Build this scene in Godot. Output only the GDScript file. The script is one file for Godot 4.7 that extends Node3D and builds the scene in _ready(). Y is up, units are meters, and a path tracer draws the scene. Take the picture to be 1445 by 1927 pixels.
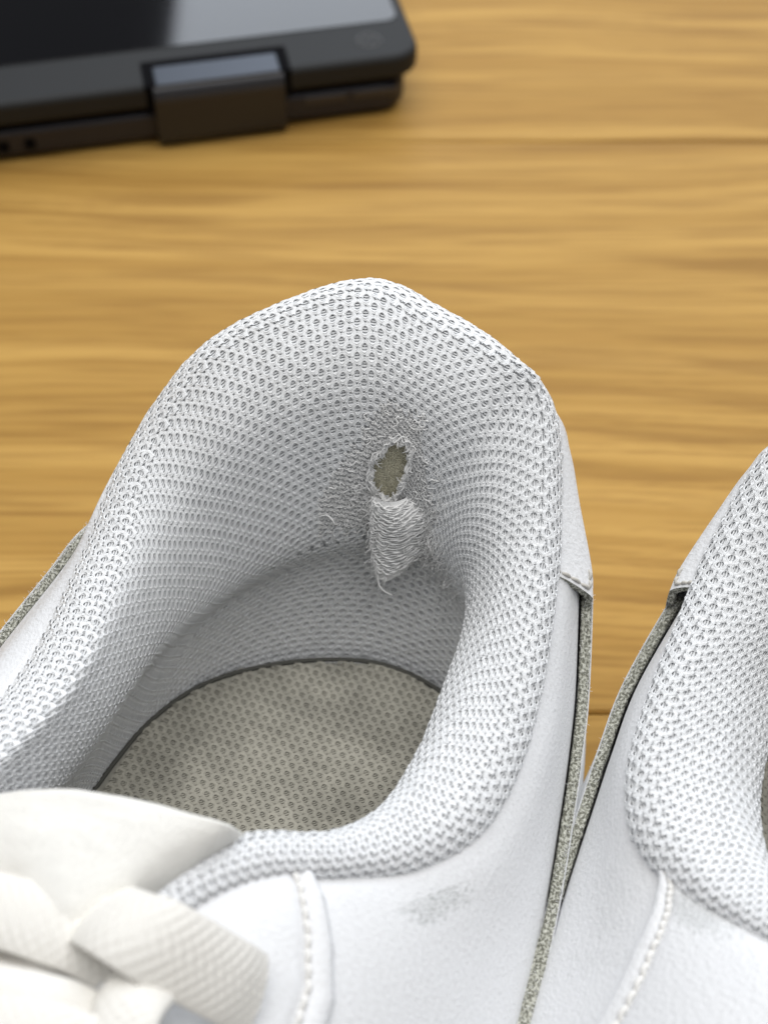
extends Node3D
# A pair of white sneakers on a wooden floor, seen from above and close by; the left one has a torn heel lining.
# Control points are in millimetres of a slightly enlarged design; S turns them into metres.
const S := 0.0008
const UP := Vector3.UP

var rng := RandomNumberGenerator.new()
var mats := {}


# ---------------------------------------------------------------- curves and surfaces
func cr(a: Vector3, b: Vector3, c: Vector3, d: Vector3, t: float) -> Vector3:
	return 0.5 * (2.0 * b + (c - a) * t + (2.0 * a - 5.0 * b + 4.0 * c - d) * t * t + (3.0 * b - a - 3.0 * c + d) * t * t * t)

func curve(pts: Array, u: float) -> Vector3:
	var n := pts.size() - 1
	var i := clampi(int(floor(u)), 0, n - 1)
	var p0: Vector3 = pts[i - 1] if i > 0 else pts[0] * 2.0 - pts[1]
	var p3: Vector3 = pts[i + 2] if i + 2 <= n else pts[n] * 2.0 - pts[n - 1]
	return cr(p0, pts[i], pts[i + 1], p3, u - i)

func fcurve(vals: Array, u: float) -> float:
	var n := vals.size() - 1
	var i := clampi(int(floor(u)), 0, n - 1)
	var p0: float = vals[maxi(i - 1, 0)]
	var p3: float = vals[mini(i + 2, n)]
	return cubic_interpolate(vals[i], vals[i + 1], p0, p3, u - i)

func smooth_line(pts: Array, per: int) -> PackedVector3Array:
	var out := PackedVector3Array()
	var n := (pts.size() - 1) * per
	for k in n + 1:
		out.append(curve(pts, float(k) / per))
	return out

# A surface: rows of control points (rows[u][v]) sampled densely into a grid.
class Surf:
	var nu: int
	var nv: int
	var pu: int
	var pv: int
	var p := PackedVector3Array()
	var n := PackedVector3Array()
	func raw(i: int, j: int) -> Vector3:
		return p[i * nv + j]
	func lerp_of(a: PackedVector3Array, u: float, v: float) -> Vector3:
		var x := clampf(u * pu, 0.0, nu - 1.001)
		var y := clampf(v * pv, 0.0, nv - 1.001)
		var i := int(x)
		var j := int(y)
		var fx := x - i
		var fy := y - j
		var k := i * nv + j
		return a[k].lerp(a[k + 1], fy).lerp(a[k + nv].lerp(a[k + nv + 1], fy), fx)
	func at(u: float, v: float) -> Vector3:
		return lerp_of(p, u, v)
	func normal(u: float, v: float) -> Vector3:
		return lerp_of(n, u, v).normalized()
	func off(u: float, v: float, h: float) -> Vector3:
		return at(u, v) + normal(u, v) * h
	func find_normals(sgn: float) -> void:
		n.resize(p.size())
		for i in nu:
			for j in nv:
				var du := p[mini(i + 1, nu - 1) * nv + j] - p[maxi(i - 1, 0) * nv + j]
				var dv := p[i * nv + mini(j + 1, nv - 1)] - p[i * nv + maxi(j - 1, 0)]
				n[i * nv + j] = du.cross(dv).normalized() * sgn

func surf(rows: Array, pu: int, pv: int, sgn: float) -> Surf:
	var s := Surf.new()
	s.pu = pu
	s.pv = pv
	s.nu = (rows.size() - 1) * pu + 1
	s.nv = ((rows[0] as Array).size() - 1) * pv + 1
	var dense := []
	for r in rows:
		dense.append(smooth_line(r, pv))
	s.p.resize(s.nu * s.nv)
	for j in s.nv:
		var col := []
		for d in dense:
			col.append(d[j])
		var line := smooth_line(col, pu)
		for i in s.nu:
			s.p[i * s.nv + j] = line[i]
	s.find_normals(sgn)
	return s

# Triangles kept in plain arrays and committed as one mesh.
class Buf:
	var v := PackedVector3Array()
	var n := PackedVector3Array()
	var t := PackedVector2Array()
	var i := PackedInt32Array()
	func add(p: Vector3, nn: Vector3, uv := Vector2.ZERO) -> int:
		v.append(p)
		n.append(nn)
		t.append(uv)
		return v.size() - 1
	func tri(a: int, b: int, c: int) -> void:
		if (v[b] - v[a]).cross(v[c] - v[a]).dot(n[a] + n[b] + n[c]) > 0.0:
			i.append_array([a, c, b])
		else:
			i.append_array([a, b, c])
	func quad(a: int, b: int, c: int, d: int) -> void:
		tri(a, b, c)
		tri(a, c, d)
	func mesh() -> ArrayMesh:
		var arr := []
		arr.resize(Mesh.ARRAY_MAX)
		arr[Mesh.ARRAY_VERTEX] = v
		arr[Mesh.ARRAY_NORMAL] = n
		arr[Mesh.ARRAY_TEX_UV] = t
		arr[Mesh.ARRAY_TEX_UV2] = t
		arr[Mesh.ARRAY_INDEX] = i
		var m := ArrayMesh.new()
		m.add_surface_from_arrays(Mesh.PRIMITIVE_TRIANGLES, arr)
		return m

func surf_buf(b: Buf, s: Surf, uvs := Vector2.ONE, skip = null) -> void:
	var base := b.v.size()
	for i in s.nu:
		for j in s.nv:
			b.add(s.p[i * s.nv + j], s.n[i * s.nv + j], Vector2(float(i) / s.pu, float(j) / s.pv) * uvs)
	for i in s.nu - 1:
		for j in s.nv - 1:
			if skip != null and skip.call((i + 0.5) / s.pu, (j + 0.5) / s.pv):
				continue
			var k := base + i * s.nv + j
			b.quad(k, k + s.nv, k + s.nv + 1, k + 1)

func tube(b: Buf, pts: PackedVector3Array, r: float, sides := 5, r_end := -1.0, squash := 1.0, hint := UP) -> void:
	var n := pts.size()
	var side := hint
	var first := b.v.size()
	for k in n:
		var d := (pts[mini(k + 1, n - 1)] - pts[maxi(k - 1, 0)]).normalized()
		var x := d.cross(side)
		if x.length() < 0.01:
			x = d.cross(Vector3(0.3, 0.5, 0.8))
		x = x.normalized()
		var y := x.cross(d).normalized()
		side = y
		var rr := r if r_end < 0.0 else lerpf(r, r_end, float(k) / (n - 1))
		for q in sides:
			var a := TAU * q / sides
			var o := x * cos(a) + y * sin(a) * squash
			b.add(pts[k] + o * rr, o.normalized(), Vector2(float(q) / sides, float(k)))
	for k in n - 1:
		for q in sides:
			var a := first + k * sides + q
			var c := first + k * sides + (q + 1) % sides
			b.quad(a, c, c + sides, a + sides)

func box(b: Buf, lo: Vector3, hi: Vector3, bev := 0.0, f := Transform3D(), uvs := 1.0) -> void:
	# a box whose twelve edges are chamfered by bev
	var c := (lo + hi) / 2.0
	var e := (hi - lo) / 2.0
	var ax := [Vector3.RIGHT, Vector3.UP, Vector3.BACK]
	var spot := func(s: Vector3, main: int) -> Vector3:
		var q := e - Vector3.ONE * bev
		q[main] = e[main]
		return c + q * s
	for m in 3:
		for sg: float in [-1.0, 1.0]:
			var nn: Vector3 = ax[m] * sg
			var a1 := (m + 1) % 3
			var a2 := (m + 2) % 3
			var ids := []
			for st: Array in [[-1, -1], [1, -1], [1, 1], [-1, 1]]:
				var s := Vector3.ZERO
				s[m] = sg
				s[a1] = st[0]
				s[a2] = st[1]
				var p: Vector3 = spot.call(s, m)
				ids.append(b.add(f * p, f.basis * nn, Vector2(p.x, p.z if m != 2 else p.y) * uvs))
			b.quad(ids[0], ids[1], ids[2], ids[3])
	if bev <= 0.0:
		return
	for m in 3:
		var a1 := (m + 1) % 3
		var a2 := (m + 2) % 3
		for s1: float in [-1.0, 1.0]:
			for s2: float in [-1.0, 1.0]:
				var nn: Vector3 = (ax[a1] * s1 + ax[a2] * s2).normalized()
				var ids := []
				for st: Array in [[-1.0, a1], [1.0, a1], [1.0, a2], [-1.0, a2]]:
					var s := Vector3.ZERO
					s[m] = st[0]
					s[a1] = s1
					s[a2] = s2
					var p: Vector3 = spot.call(s, st[1])
					ids.append(b.add(f * p, f.basis * nn, Vector2(p.x, p.z) * uvs))
				b.quad(ids[0], ids[1], ids[2], ids[3])
	for sx: float in [-1.0, 1.0]:
		for sy: float in [-1.0, 1.0]:
			for sz: float in [-1.0, 1.0]:
				var s := Vector3(sx, sy, sz)
				var ids := []
				for m in 3:
					ids.append(b.add(f * spot.call(s, m), f.basis * s.normalized(), Vector2.ZERO))
				b.tri(ids[0], ids[1], ids[2])

# A slab with the plan outline pts (x, z), from y0 to y1, its top and bottom edges rounded by r.
func slab(b: Buf, pts: PackedVector2Array, y0: float, y1: float, r: float, f := Transform3D(), uvs := 1.0) -> void:
	var n := pts.size()
	var nor := PackedVector2Array()
	var turn := 0.0
	for k in n:
		turn += pts[k].cross(pts[(k + 1) % n])
	var sg := 1.0 if turn > 0.0 else -1.0
	for k in n:
		var d := (pts[(k + 1) % n] - pts[(k + n - 1) % n]).normalized()
		nor.append(Vector2(d.y, -d.x) * sg)
	var prof := []
	for q in 4:
		var a := PI / 2.0 * q / 3.0
		prof.append([-r + r * sin(a), y0 + r - r * cos(a), sin(a), -cos(a)])
	for q in 4:
		var a := PI / 2.0 * q / 3.0
		prof.append([-r + r * cos(a), y1 - r + r * sin(a), cos(a), sin(a)])
	var first := b.v.size()
	for k in n:
		for q: Array in prof:
			var w: Vector2 = pts[k] + nor[k] * q[0]
			b.add(f * Vector3(w.x, q[1], w.y), f.basis * Vector3(nor[k].x * q[2], q[3], nor[k].y * q[2]), w * uvs)
	for k in n:
		for q in 7:
			var a := first + k * 8 + q
			var c := first + (k + 1) % n * 8 + q
			b.quad(a, c, c + 1, a + 1)
	for cap in 2:
		var ring := PackedVector2Array()
		for k in n:
			ring.append(pts[k] - nor[k] * r)
		var y := y1 if cap else y0
		var ids := []
		for k in n:
			ids.append(b.add(f * Vector3(ring[k].x, y, ring[k].y), f.basis * (UP if cap else -UP), ring[k] * uvs))
		var tr := Geometry2D.triangulate_polygon(ring)
		for k in tr.size() / 3:
			b.tri(ids[tr[k * 3]], ids[tr[k * 3 + 1]], ids[tr[k * 3 + 2]])


# ---------------------------------------------------------------- naming
func part(called: String, m: Mesh, mat: Material, parent: Node, label := "") -> MeshInstance3D:
	var o := MeshInstance3D.new()
	o.name = called
	o.mesh = m
	o.material_override = mat
	if label:
		o.set_meta("label", label)
	parent.add_child(o, true)
	return o

func many(called: String, m: Mesh, mat: Material, places: Array, parent: Node, tints := []) -> MultiMeshInstance3D:
	var mm := MultiMesh.new()
	mm.transform_format = MultiMesh.TRANSFORM_3D
	mm.use_colors = tints.size() > 0
	mm.mesh = m
	mm.instance_count = places.size()
	for k in places.size():
		mm.set_instance_transform(k, places[k])
		if tints.size():
			mm.set_instance_color(k, tints[k])
	var o := MultiMeshInstance3D.new()
	o.name = called
	o.multimesh = mm
	o.material_override = mat
	o.set_meta("kind", "stuff")
	parent.add_child(o, true)
	return o

func thing(called: String, label: String, category: String, where: Vector3, turn := 0.0, group := "") -> Node3D:
	var o := Node3D.new()
	o.name = called
	o.position = where
	o.rotation.y = turn
	o.set_meta("label", label)
	o.set_meta("category", category)
	if group:
		o.set_meta("group", group)
	add_child(o, true)
	return o


# ---------------------------------------------------------------- materials
func noise_of(freq: float, octaves := 4, kind := FastNoiseLite.TYPE_SIMPLEX_SMOOTH, sd := 1) -> FastNoiseLite:
	var n := FastNoiseLite.new()
	n.noise_type = kind
	n.frequency = freq
	n.fractal_octaves = octaves
	n.seed = sd
	return n

func noise_tex(n: FastNoiseLite, size: int, stops: Array, normal := 0.0) -> NoiseTexture2D:
	var t := NoiseTexture2D.new()
	t.width = size
	t.height = size
	t.seamless = true
	t.noise = n
	if normal > 0.0:
		t.as_normal_map = true
		t.bump_strength = normal
	if stops.size():
		var g := Gradient.new()
		g.offsets = PackedFloat32Array(stops.map(func(s: Array) -> float: return s[0]))
		g.colors = PackedColorArray(stops.map(func(s: Array) -> Color: return s[1]))
		t.color_ramp = g
	return t

func mat(called: String, c: Color, rough: float, metal := 0.0) -> StandardMaterial3D:
	var m := StandardMaterial3D.new()
	m.resource_name = called
	m.albedo_color = c.linear_to_srgb()
	m.roughness = rough
	m.metallic = metal
	mats[called] = m
	return m

func tri(m: StandardMaterial3D, per_mm: float) -> StandardMaterial3D:
	m.uv1_triplanar = true
	m.uv1_scale = Vector3.ONE * per_mm / S
	return m

func bumps(m: StandardMaterial3D, t: Texture2D, k: float) -> StandardMaterial3D:
	m.normal_enabled = true
	m.normal_texture = t
	m.normal_scale = k
	return m

func wood_texture(sd: int) -> ImageTexture:
	var w := 1024
	var h := 512
	var im := Image.create(w, h, false, Image.FORMAT_RGB8)
	var warp := noise_of(0.9, 2, FastNoiseLite.TYPE_SIMPLEX_SMOOTH, sd)
	var ring := noise_of(1.0, 3, FastNoiseLite.TYPE_SIMPLEX_SMOOTH, sd + 1)
	var fine := noise_of(1.0, 3, FastNoiseLite.TYPE_SIMPLEX_SMOOTH, sd + 2)
	var mark := noise_of(1.0, 3, FastNoiseLite.TYPE_SIMPLEX_SMOOTH, sd + 3)
	var pale := Color(0.505, 0.302, 0.083)
	var mid := Color(0.41, 0.234, 0.058)
	var dark := Color(0.25, 0.128, 0.03)
	for y in h:
		for x in w:
			var fx := x / 1024.0 * 3.2
			var fy := y / 512.0
			var q := warp.get_noise_2d(fx * 1.3, fy * 2.6) * 0.035
			var a := ring.get_noise_2d(fx * 0.5, (fy + q) * 22.0)
			var f := fine.get_noise_2d(fx * 4.0, (fy + q * 0.5) * 140.0)
			var s := mark.get_noise_2d(fx * 2.4 + 7.0, (fy + q) * 34.0)
			var c := mid.lerp(pale, clampf(0.5 + a * 1.3, 0.0, 1.0))
			c = c.lerp(dark, clampf((s - 0.16) * 1.4, 0.0, 0.5))
			c = c.lerp(dark, clampf(f * 0.95 + 0.03, 0.0, 0.5))
			im.set_pixel(x, y, c.linear_to_srgb())
	return ImageTexture.create_from_image(im)

# Dull grey-green scuffs: spots are [u, v, radius along u, radius along v, strength] in a picture's own 0..1 square.
func scuffed(called: String, from: String, spots: Array, sd: int) -> StandardMaterial3D:
	var m: StandardMaterial3D = mats[from].duplicate()
	m.resource_name = called
	var n := noise_of(0.07, 4, FastNoiseLite.TYPE_SIMPLEX, sd)
	var fine := noise_of(0.22, 2, FastNoiseLite.TYPE_CELLULAR, sd)
	var im := Image.create(512, 512, false, Image.FORMAT_RGBA8)
	im.fill(Color(0.40, 0.43, 0.40, 0.0))
	for s: Array in spots:
		for x in range(maxi(0, int((s[0] - s[2] * 2.0) * 512)), mini(512, int((s[0] + s[2] * 2.0) * 512))):
			for y in range(maxi(0, int((s[1] - s[3] * 2.0) * 512)), mini(512, int((s[1] + s[3] * 2.0) * 512))):
				var d := Vector2((x / 512.0 - s[0]) / s[2], (y / 512.0 - s[1]) / s[3]).length()
				var k: float = clampf(1.45 - d + n.get_noise_2d(x, y) * 0.9, 0.0, 1.0) * s[4]
				k = minf(k, 0.85)
				k *= clampf(0.9 + fine.get_noise_2d(x, y) * 1.1, 0.0, 1.0)
				var old := im.get_pixel(x, y)
				im.set_pixel(x, y, Color(0.40, 0.43, 0.40, maxf(old.a, k)))
	m.detail_enabled = true
	m.detail_uv_layer = BaseMaterial3D.DETAIL_UV_2
	m.detail_blend_mode = BaseMaterial3D.BLEND_MODE_MIX
	m.detail_albedo = ImageTexture.create_from_image(im)
	mats[called] = m
	return m

func make_materials() -> void:
	var weave := noise_tex(noise_of(0.09, 3), 256, [], 6.0)
	var grain := noise_tex(noise_of(0.05, 3, FastNoiseLite.TYPE_CELLULAR, 5), 512, [], 3.8)
	bumps(tri(mat("knit", Color(0.86, 0.873, 0.89), 0.85), 0.5), weave, 0.35)
	bumps(tri(mat("knit_base", Color(0.83, 0.843, 0.86), 0.95), 0.5), weave, 0.8)
	bumps(tri(mat("worn", Color(0.88, 0.88, 0.88), 0.9), 0.5), weave, 0.5)
	bumps(tri(mat("leather", Color(0.75, 0.757, 0.773), 0.5), 0.045), grain, 1.0)
	bumps(tri(mat("tongue_cloth", Color(0.90, 0.885, 0.84), 0.8), 0.16), weave, 1.4)
	bumps(tri(mat("lace", Color(0.80, 0.78, 0.735), 0.85), 0.5), weave, 0.5)
	bumps(tri(mat("thread", Color(0.80, 0.79, 0.77), 0.8), 0.8), weave, 0.5)
	bumps(tri(mat("rubber", Color(0.78, 0.78, 0.77), 0.55), 0.1), weave, 0.2)
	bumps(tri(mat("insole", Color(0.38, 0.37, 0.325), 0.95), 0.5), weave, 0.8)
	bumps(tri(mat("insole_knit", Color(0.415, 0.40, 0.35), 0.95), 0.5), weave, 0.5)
	for m: String in ["knit", "insole_knit"]:
		(mats[m] as StandardMaterial3D).vertex_color_use_as_albedo = true
	var fibre := noise_of(0.045, 3, FastNoiseLite.TYPE_SIMPLEX, 9)
	var e := tri(mat("raw_edge", Color.WHITE, 0.95), 0.11)
	e.albedo_texture = noise_tex(fibre, 256, [[0.25, Color(0.38, 0.38, 0.34)], [0.5, Color(0.62, 0.62, 0.57)], [0.75, Color(0.85, 0.85, 0.81)]])
	bumps(e, noise_tex(fibre, 256, [], 12.0), 1.0)
	var foam := tri(mat("foam", Color.WHITE, 1.0), 0.16)
	foam.albedo_texture = noise_tex(noise_of(0.06, 4, FastNoiseLite.TYPE_SIMPLEX, 4), 256, [[0.2, Color(0.68, 0.66, 0.56)], [0.8, Color(0.97, 0.95, 0.86)]])
	bumps(foam, noise_tex(noise_of(0.06, 4, FastNoiseLite.TYPE_SIMPLEX, 4), 256, [], 16.0), 1.0)
	scuffed("leather_scuffed", "leather", [[0.62, 0.35, 0.045, 0.045, 2.2], [0.65, 0.375, 0.028, 0.034, 1.6], [0.60, 0.405, 0.03, 0.03, 0.5], [0.67, 0.33, 0.02, 0.02, 0.5], [0.47, 0.18, 0.05, 0.05, 0.12]], 21)
	scuffed("leather_marked", "leather", [[0.52, 0.5, 0.05, 0.09, 0.22], [0.60, 0.55, 0.05, 0.07, 0.28], [0.68, 0.6, 0.03, 0.08, 0.2], [0.45, 0.35, 0.06, 0.06, 0.12]], 22)
	scuffed("eyestay_marked", "leather", [[0.30, 0.34, 0.075, 0.16, 2.6]], 23)
	mat("gap_shade", Color(0.09, 0.09, 0.08), 0.95)  # near-black that stands for shade in the gap round the insole
	mat("lint", Color(0.95, 0.95, 0.95), 1.0).backlight = Color(0.5, 0.5, 0.5)
	mats["lint"].backlight_enabled = true
	mat("stitch", Color(0.52, 0.50, 0.46), 0.8)
	mat("eyelet", Color(0.03, 0.03, 0.03), 0.8)
	mat("lid", Color(0.018, 0.019, 0.020), 0.6).metallic_specular = 0.35
	mat("body", Color(0.022, 0.021, 0.027), 0.5, 0.2)
	mat("hinge", Color(0.030, 0.030, 0.034), 0.35, 0.4)
	mat("hinge_highlight", Color(0.055, 0.063, 0.078), 0.4, 0.7)  # paler, bluer than the hinge: light on its top put into colour
	mat("screen", Color(0.002, 0.002, 0.003), 0.06)
	mat("slot", Color(0.004, 0.004, 0.005), 0.8).metallic_specular = 0.15
	mat("port", Color(0.06, 0.06, 0.07), 0.35, 0.6)
	mat("emblem", Color(0.16, 0.16, 0.16), 0.4, 0.5)


# ---------------------------------------------------------------- scene
func _ready() -> void:
	rng.seed = 7
	var cam := Camera3D.new()
	cam.name = "camera"
	cam.near = 0.02
	cam.far = 20.0
	cam.position = Vector3(0, 285, 0) * S
	cam.rotation_degrees = Vector3(-50, 0, 0)
	var lens := CameraAttributesPhysical.new()
	lens.frustum_focal_length = 34.857
	lens.frustum_focus_distance = 272.0 * S
	lens.frustum_near = 0.02
	lens.frustum_far = 20.0
	lens.exposure_aperture = 34.857 / (3.7 * S * 1000.0)
	cam.attributes = lens
	add_child(cam)
	cam.fov = 38.0

	var env := Environment.new()
	env.background_mode = Environment.BG_COLOR
	env.background_color = Color(0.11, 0.113, 0.118).linear_to_srgb()
	env.tonemap_mode = Environment.TONE_MAPPER_LINEAR
	env.tonemap_exposure = 1.0
	env.sdfgi_enabled = true
	env.ssao_enabled = true
	env.ssil_enabled = true
	var we := WorldEnvironment.new()
	we.name = "world_environment"
	we.environment = env
	add_child(we)
	area("ceiling_light", Vector3(0.05, 1.5, -0.3), Vector3(-0.05, 0, -0.15), Vector2(2.0, 1.6), 3.0, Color(1.0, 0.995, 0.985))
	area("window_light", Vector3(0.42, 1.05, -1.65), Vector3(0.0, 0, -0.2), Vector2(1.52, 1.0), 2.0, Color(0.93, 0.96, 1.0))

	make_materials()
	build_floor()
	build_laptop()
	sneaker(1.0, Vector3(-10, 0, -150), 0.0, "white leather sneaker with a torn hole in its mesh heel lining, beside the laptop")
	sneaker(-1.0, Vector3(RX, 0, RZ), RT, "white leather sneaker with unbroken mesh collar, cut off by the photo's right edge")

const RX := 82.6
const RZ := -124.8
const RT := -0.6155

func area(called: String, from: Vector3, to: Vector3, size: Vector2, energy: float, c: Color) -> void:
	var l := AreaLight3D.new()
	l.name = called
	l.area_size = size
	l.light_energy = energy
	l.light_color = c
	l.shadow_enabled = true
	add_child(l)
	l.look_at_from_position(from, to, UP)


func build_floor() -> void:
	var fl := Node3D.new()
	fl.name = "floor"
	fl.set_meta("kind", "structure")
	fl.set_meta("label", "light oak floor of wide boards running across the picture")
	add_child(fl)
	var woods := []
	for k in 3:
		var m := mat("oak", Color.WHITE, 0.5)
		m.metallic_specular = 0.22
		m.resource_name = "oak"
		m.albedo_texture = wood_texture(11 + 17 * k)
		woods.append(m)
	var z := -816.6
	var row := 0
	while z < 700.0:
		var x: float = -1400.0 + [300.0, -260.0, 40.0, 520.0][row % 4]
		var k := 0
		while x < 1400.0:
			var b := Buf.new()
			var lo := Vector3(x + 0.25, -12.0, z + 0.25) * S
			var hi := Vector3(x + 1500.0 - 0.25, 0.0, z + 212.1 - 0.25) * S
			box(b, lo, hi, 0.6 * S, Transform3D(), 1.0)
			for q in b.t.size():   # texture laid along the board
				b.t[q] = Vector2((b.v[q].x / S + row * 391.0 + k * 211.0) / 1150.0, (b.v[q].z / S - z) / 300.0 + row * 0.37)
			part("plank", b.mesh(), woods[(row + k) % 3], fl)
			x += 1500.0
			k += 1
		z += 212.1
		row += 1
	var sub := Buf.new()
	box(sub, Vector3(-1500, -20, -830) * S, Vector3(1700, -12.5, 720) * S)
	part("underlay", sub.mesh(), mats["slot"], fl)


func round_rect(x0: float, z0: float, x1: float, z1: float, r: float) -> PackedVector2Array:
	var o := PackedVector2Array()
	for c: Array in [[x1 - r, z1 - r, 0.0], [x0 + r, z1 - r, 0.5], [x0 + r, z0 + r, 1.0], [x1 - r, z0 + r, 1.5]]:
		for q in 7:
			var a: float = PI * (c[2] + 0.5 * q / 6.0)
			o.append(Vector2(c[0] + r * cos(a), c[1] + r * sin(a)) * S)
	return o

func build_laptop() -> void:
	# local frame: x to the right along the hinge edge, z towards the camera, origin at the base's front right corner
	var t := thing("laptop", "dark grey convertible laptop folded flat with its screen facing up", "laptop", Vector3(8.0, 0, -408.0) * S, 0.212)
	var b := Buf.new()
	slab(b, round_rect(-380, -250, 0, 0, 9), 1.6 * S, 11.2 * S, 2.0 * S)
	var base := part("base", b.mesh(), mats["body"], t)
	b = Buf.new()
	slab(b, round_rect(-384, -254, 4, 1.0, 9), 13.2 * S, 21.6 * S, 2.2 * S)
	var lid := part("lid", b.mesh(), mats["lid"], t)
	b = Buf.new()
	slab(b, round_rect(-376, -244, 0.5, -19.0, 4), 21.3 * S, 21.9 * S, 0.15 * S)
	part("screen", b.mesh(), mats["screen"], lid)
	# two hinges, each a rounded block that bridges lid and base
	for x: Array in [[-80.5, -40.0], [-338.0, -297.5]]:
		b = Buf.new()
		slab(b, round_rect(x[0] - 2.6, -12.5, x[1] + 2.6, 1.25, 1), 13.0 * S, 21.75 * S, 0.4 * S)  # raised black plate, its colour standing for shade in the gap
		part("hinge_gap_shade", b.mesh(), mats["slot"], t)
		b = Buf.new()
		var ring := PackedVector2Array()
		var hh := 20.4
		for q in 12:
			var a := PI * 0.5 * q / 11.0
			ring.append(Vector2(1.2 + 4.0 * cos(a) - 1.5, hh - 4.0 + 5.2 * sin(a)) * S)
		ring.append(Vector2(-9.0, hh + 1.2) * S)
		ring.append(Vector2(-9.0, 2.0) * S)
		for q in 8:
			var a := -PI * 0.5 + PI * 0.5 * q / 7.0
			ring.append(Vector2(0.7 + 3.0 * cos(a), 4.0 + 3.0 * sin(a)) * S)
		var along := Transform3D(Basis(Vector3(0, 0, 1), Vector3(1, 0, 0), Vector3(0, 1, 0)), Vector3.ZERO)
		slab(b, ring, x[0] * S, x[1] * S, 0.5 * S, along)
		var hinge := part("hinge", b.mesh(), mats["hinge"], t)
		b = Buf.new()
		slab(b, round_rect(x[0] + 1.0, -8.5, x[1] - 1.0, 1.5, 0.8), 21.0 * S, 22.1 * S, 0.4 * S)  # added plate that carries the bright reflection on the hinge top
		part("hinge_highlight", b.mesh(), mats["hinge_highlight"], hinge)
	# openings along the rear edge of the base
	for x: Array in [[-34.0, -20.0], [-18.0, -3.5]]:
		b = Buf.new()
		slab(b, round_rect(x[0], -2, x[1], 0.35, 1), 7.4 * S, 10.2 * S, 0.3 * S)
		part("port_cover", b.mesh(), mats["port"], base)
	for x: float in [-128.0, -120.0]:
		b = Buf.new()
		var pts := PackedVector3Array([Vector3(x, 6.0, -2.0) * S, Vector3(x, 6.0, 0.25) * S])
		tube(b, pts, 2.2 * S, 14)
		slab(b, round_rect(x - 1.7, -1, x + 1.7, 0.2, 0.5), 4.3 * S, 7.7 * S, 0.3 * S)
		part("port", b.mesh(), mats["slot"], base)
	# round emblem near the corner of the lid: a ring with two slanted strokes
	b = Buf.new()
	var pts := PackedVector3Array()
	for q in 33:
		var a := TAU * q / 32.0
		pts.append(Vector3(-11.0 + 3.6 * cos(a), 21.65, -9.5 + 3.6 * sin(a)) * S)
	tube(b, pts, 0.45 * S, 6, -1.0, 0.4)
	for q: float in [-1.1, 1.0]:
		tube(b, PackedVector3Array([Vector3(-11.6 + q, 21.65, -7.4) * S, Vector3(-10.4 + q, 21.65, -11.8) * S]), 0.4 * S, 6, -1.0, 0.4)
	part("emblem", b.mesh(), mats["emblem"], lid)
	for x: float in [-360.0, -20.0]:
		for zz: float in [-235.0, -15.0]:
			b = Buf.new()
			slab(b, round_rect(x - 8, zz - 4, x + 8, zz + 4, 3), 0.0, 2.0 * S, 0.3 * S)
			part("foot", b.mesh(), mats["slot"], base)


# ---------------------------------------------------------------- the sneakers
# ridge of the padded collar, round from the left front over the heel to the throat
const RIDGE := [Vector3(-67.90, 81.00, -111.93), Vector3(-53.58, 75.00, -138.18), Vector3(-47.08, 75.50, -164.79), Vector3(-41.68, 82.00, -185.53), Vector3(-31.33, 92.50, -197.43), Vector3(-17.77, 99.00, -202.28), Vector3(-3.15, 102.00, -204.43), Vector3(7.69, 99.50, -200.04), Vector3(20.10, 95.00, -195.28), Vector3(28.22, 88.50, -191.63), Vector3(28.51, 79.00, -174.56), Vector3(26.24, 74.00, -160.20), Vector3(22.75, 71.00, -145.18), Vector3(17.52, 70.00, -129.87), Vector3(10.96, 71.00, -119.34), Vector3(2.70, 74.00, -110.65), Vector3(-6.68, 78.00, -105.87), Vector3(-17.56, 83.00, -102.88), Vector3(-26.24, 87.00, -97.49), Vector3(-32.23, 89.00, -90.86), Vector3(-37.41, 90.00, -82.32), Vector3(-41.08, 91.00, -73.19), Vector3(-44.11, 92.00, -64.29)]
# the innermost line of the padding, station by station
const BULGE := [Vector3(-58.95, 61.00, -120.41), Vector3(-50.31, 59.00, -138.89), Vector3(-42.00, 58.00, -158.15), Vector3(-33.93, 59.50, -168.94), Vector3(-24.63, 61.50, -175.80), Vector3(-13.70, 64.00, -180.19), Vector3(-3.81, 66.00, -181.57), Vector3(2.58, 67.30, -181.15), Vector3(6.81, 67.30, -179.45), Vector3(10.22, 66.00, -177.13), Vector3(13.02, 63.50, -173.85), Vector3(15.42, 60.50, -169.82), Vector3(14.86, 57.50, -161.51), Vector3(10.57, 56.50, -148.06), Vector3(5.83, 57.00, -134.49), Vector3(-0.22, 63.00, -120.81), Vector3(-7.58, 72.50, -111.53), Vector3(-18.09, 78.50, -107.93), Vector3(-25.90, 82.50, -102.88), Vector3(-30.75, 82.00, -99.11), Vector3(-36.61, 83.00, -89.61), Vector3(-40.91, 84.00, -79.91), Vector3(-44.21, 85.00, -70.80)]
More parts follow.
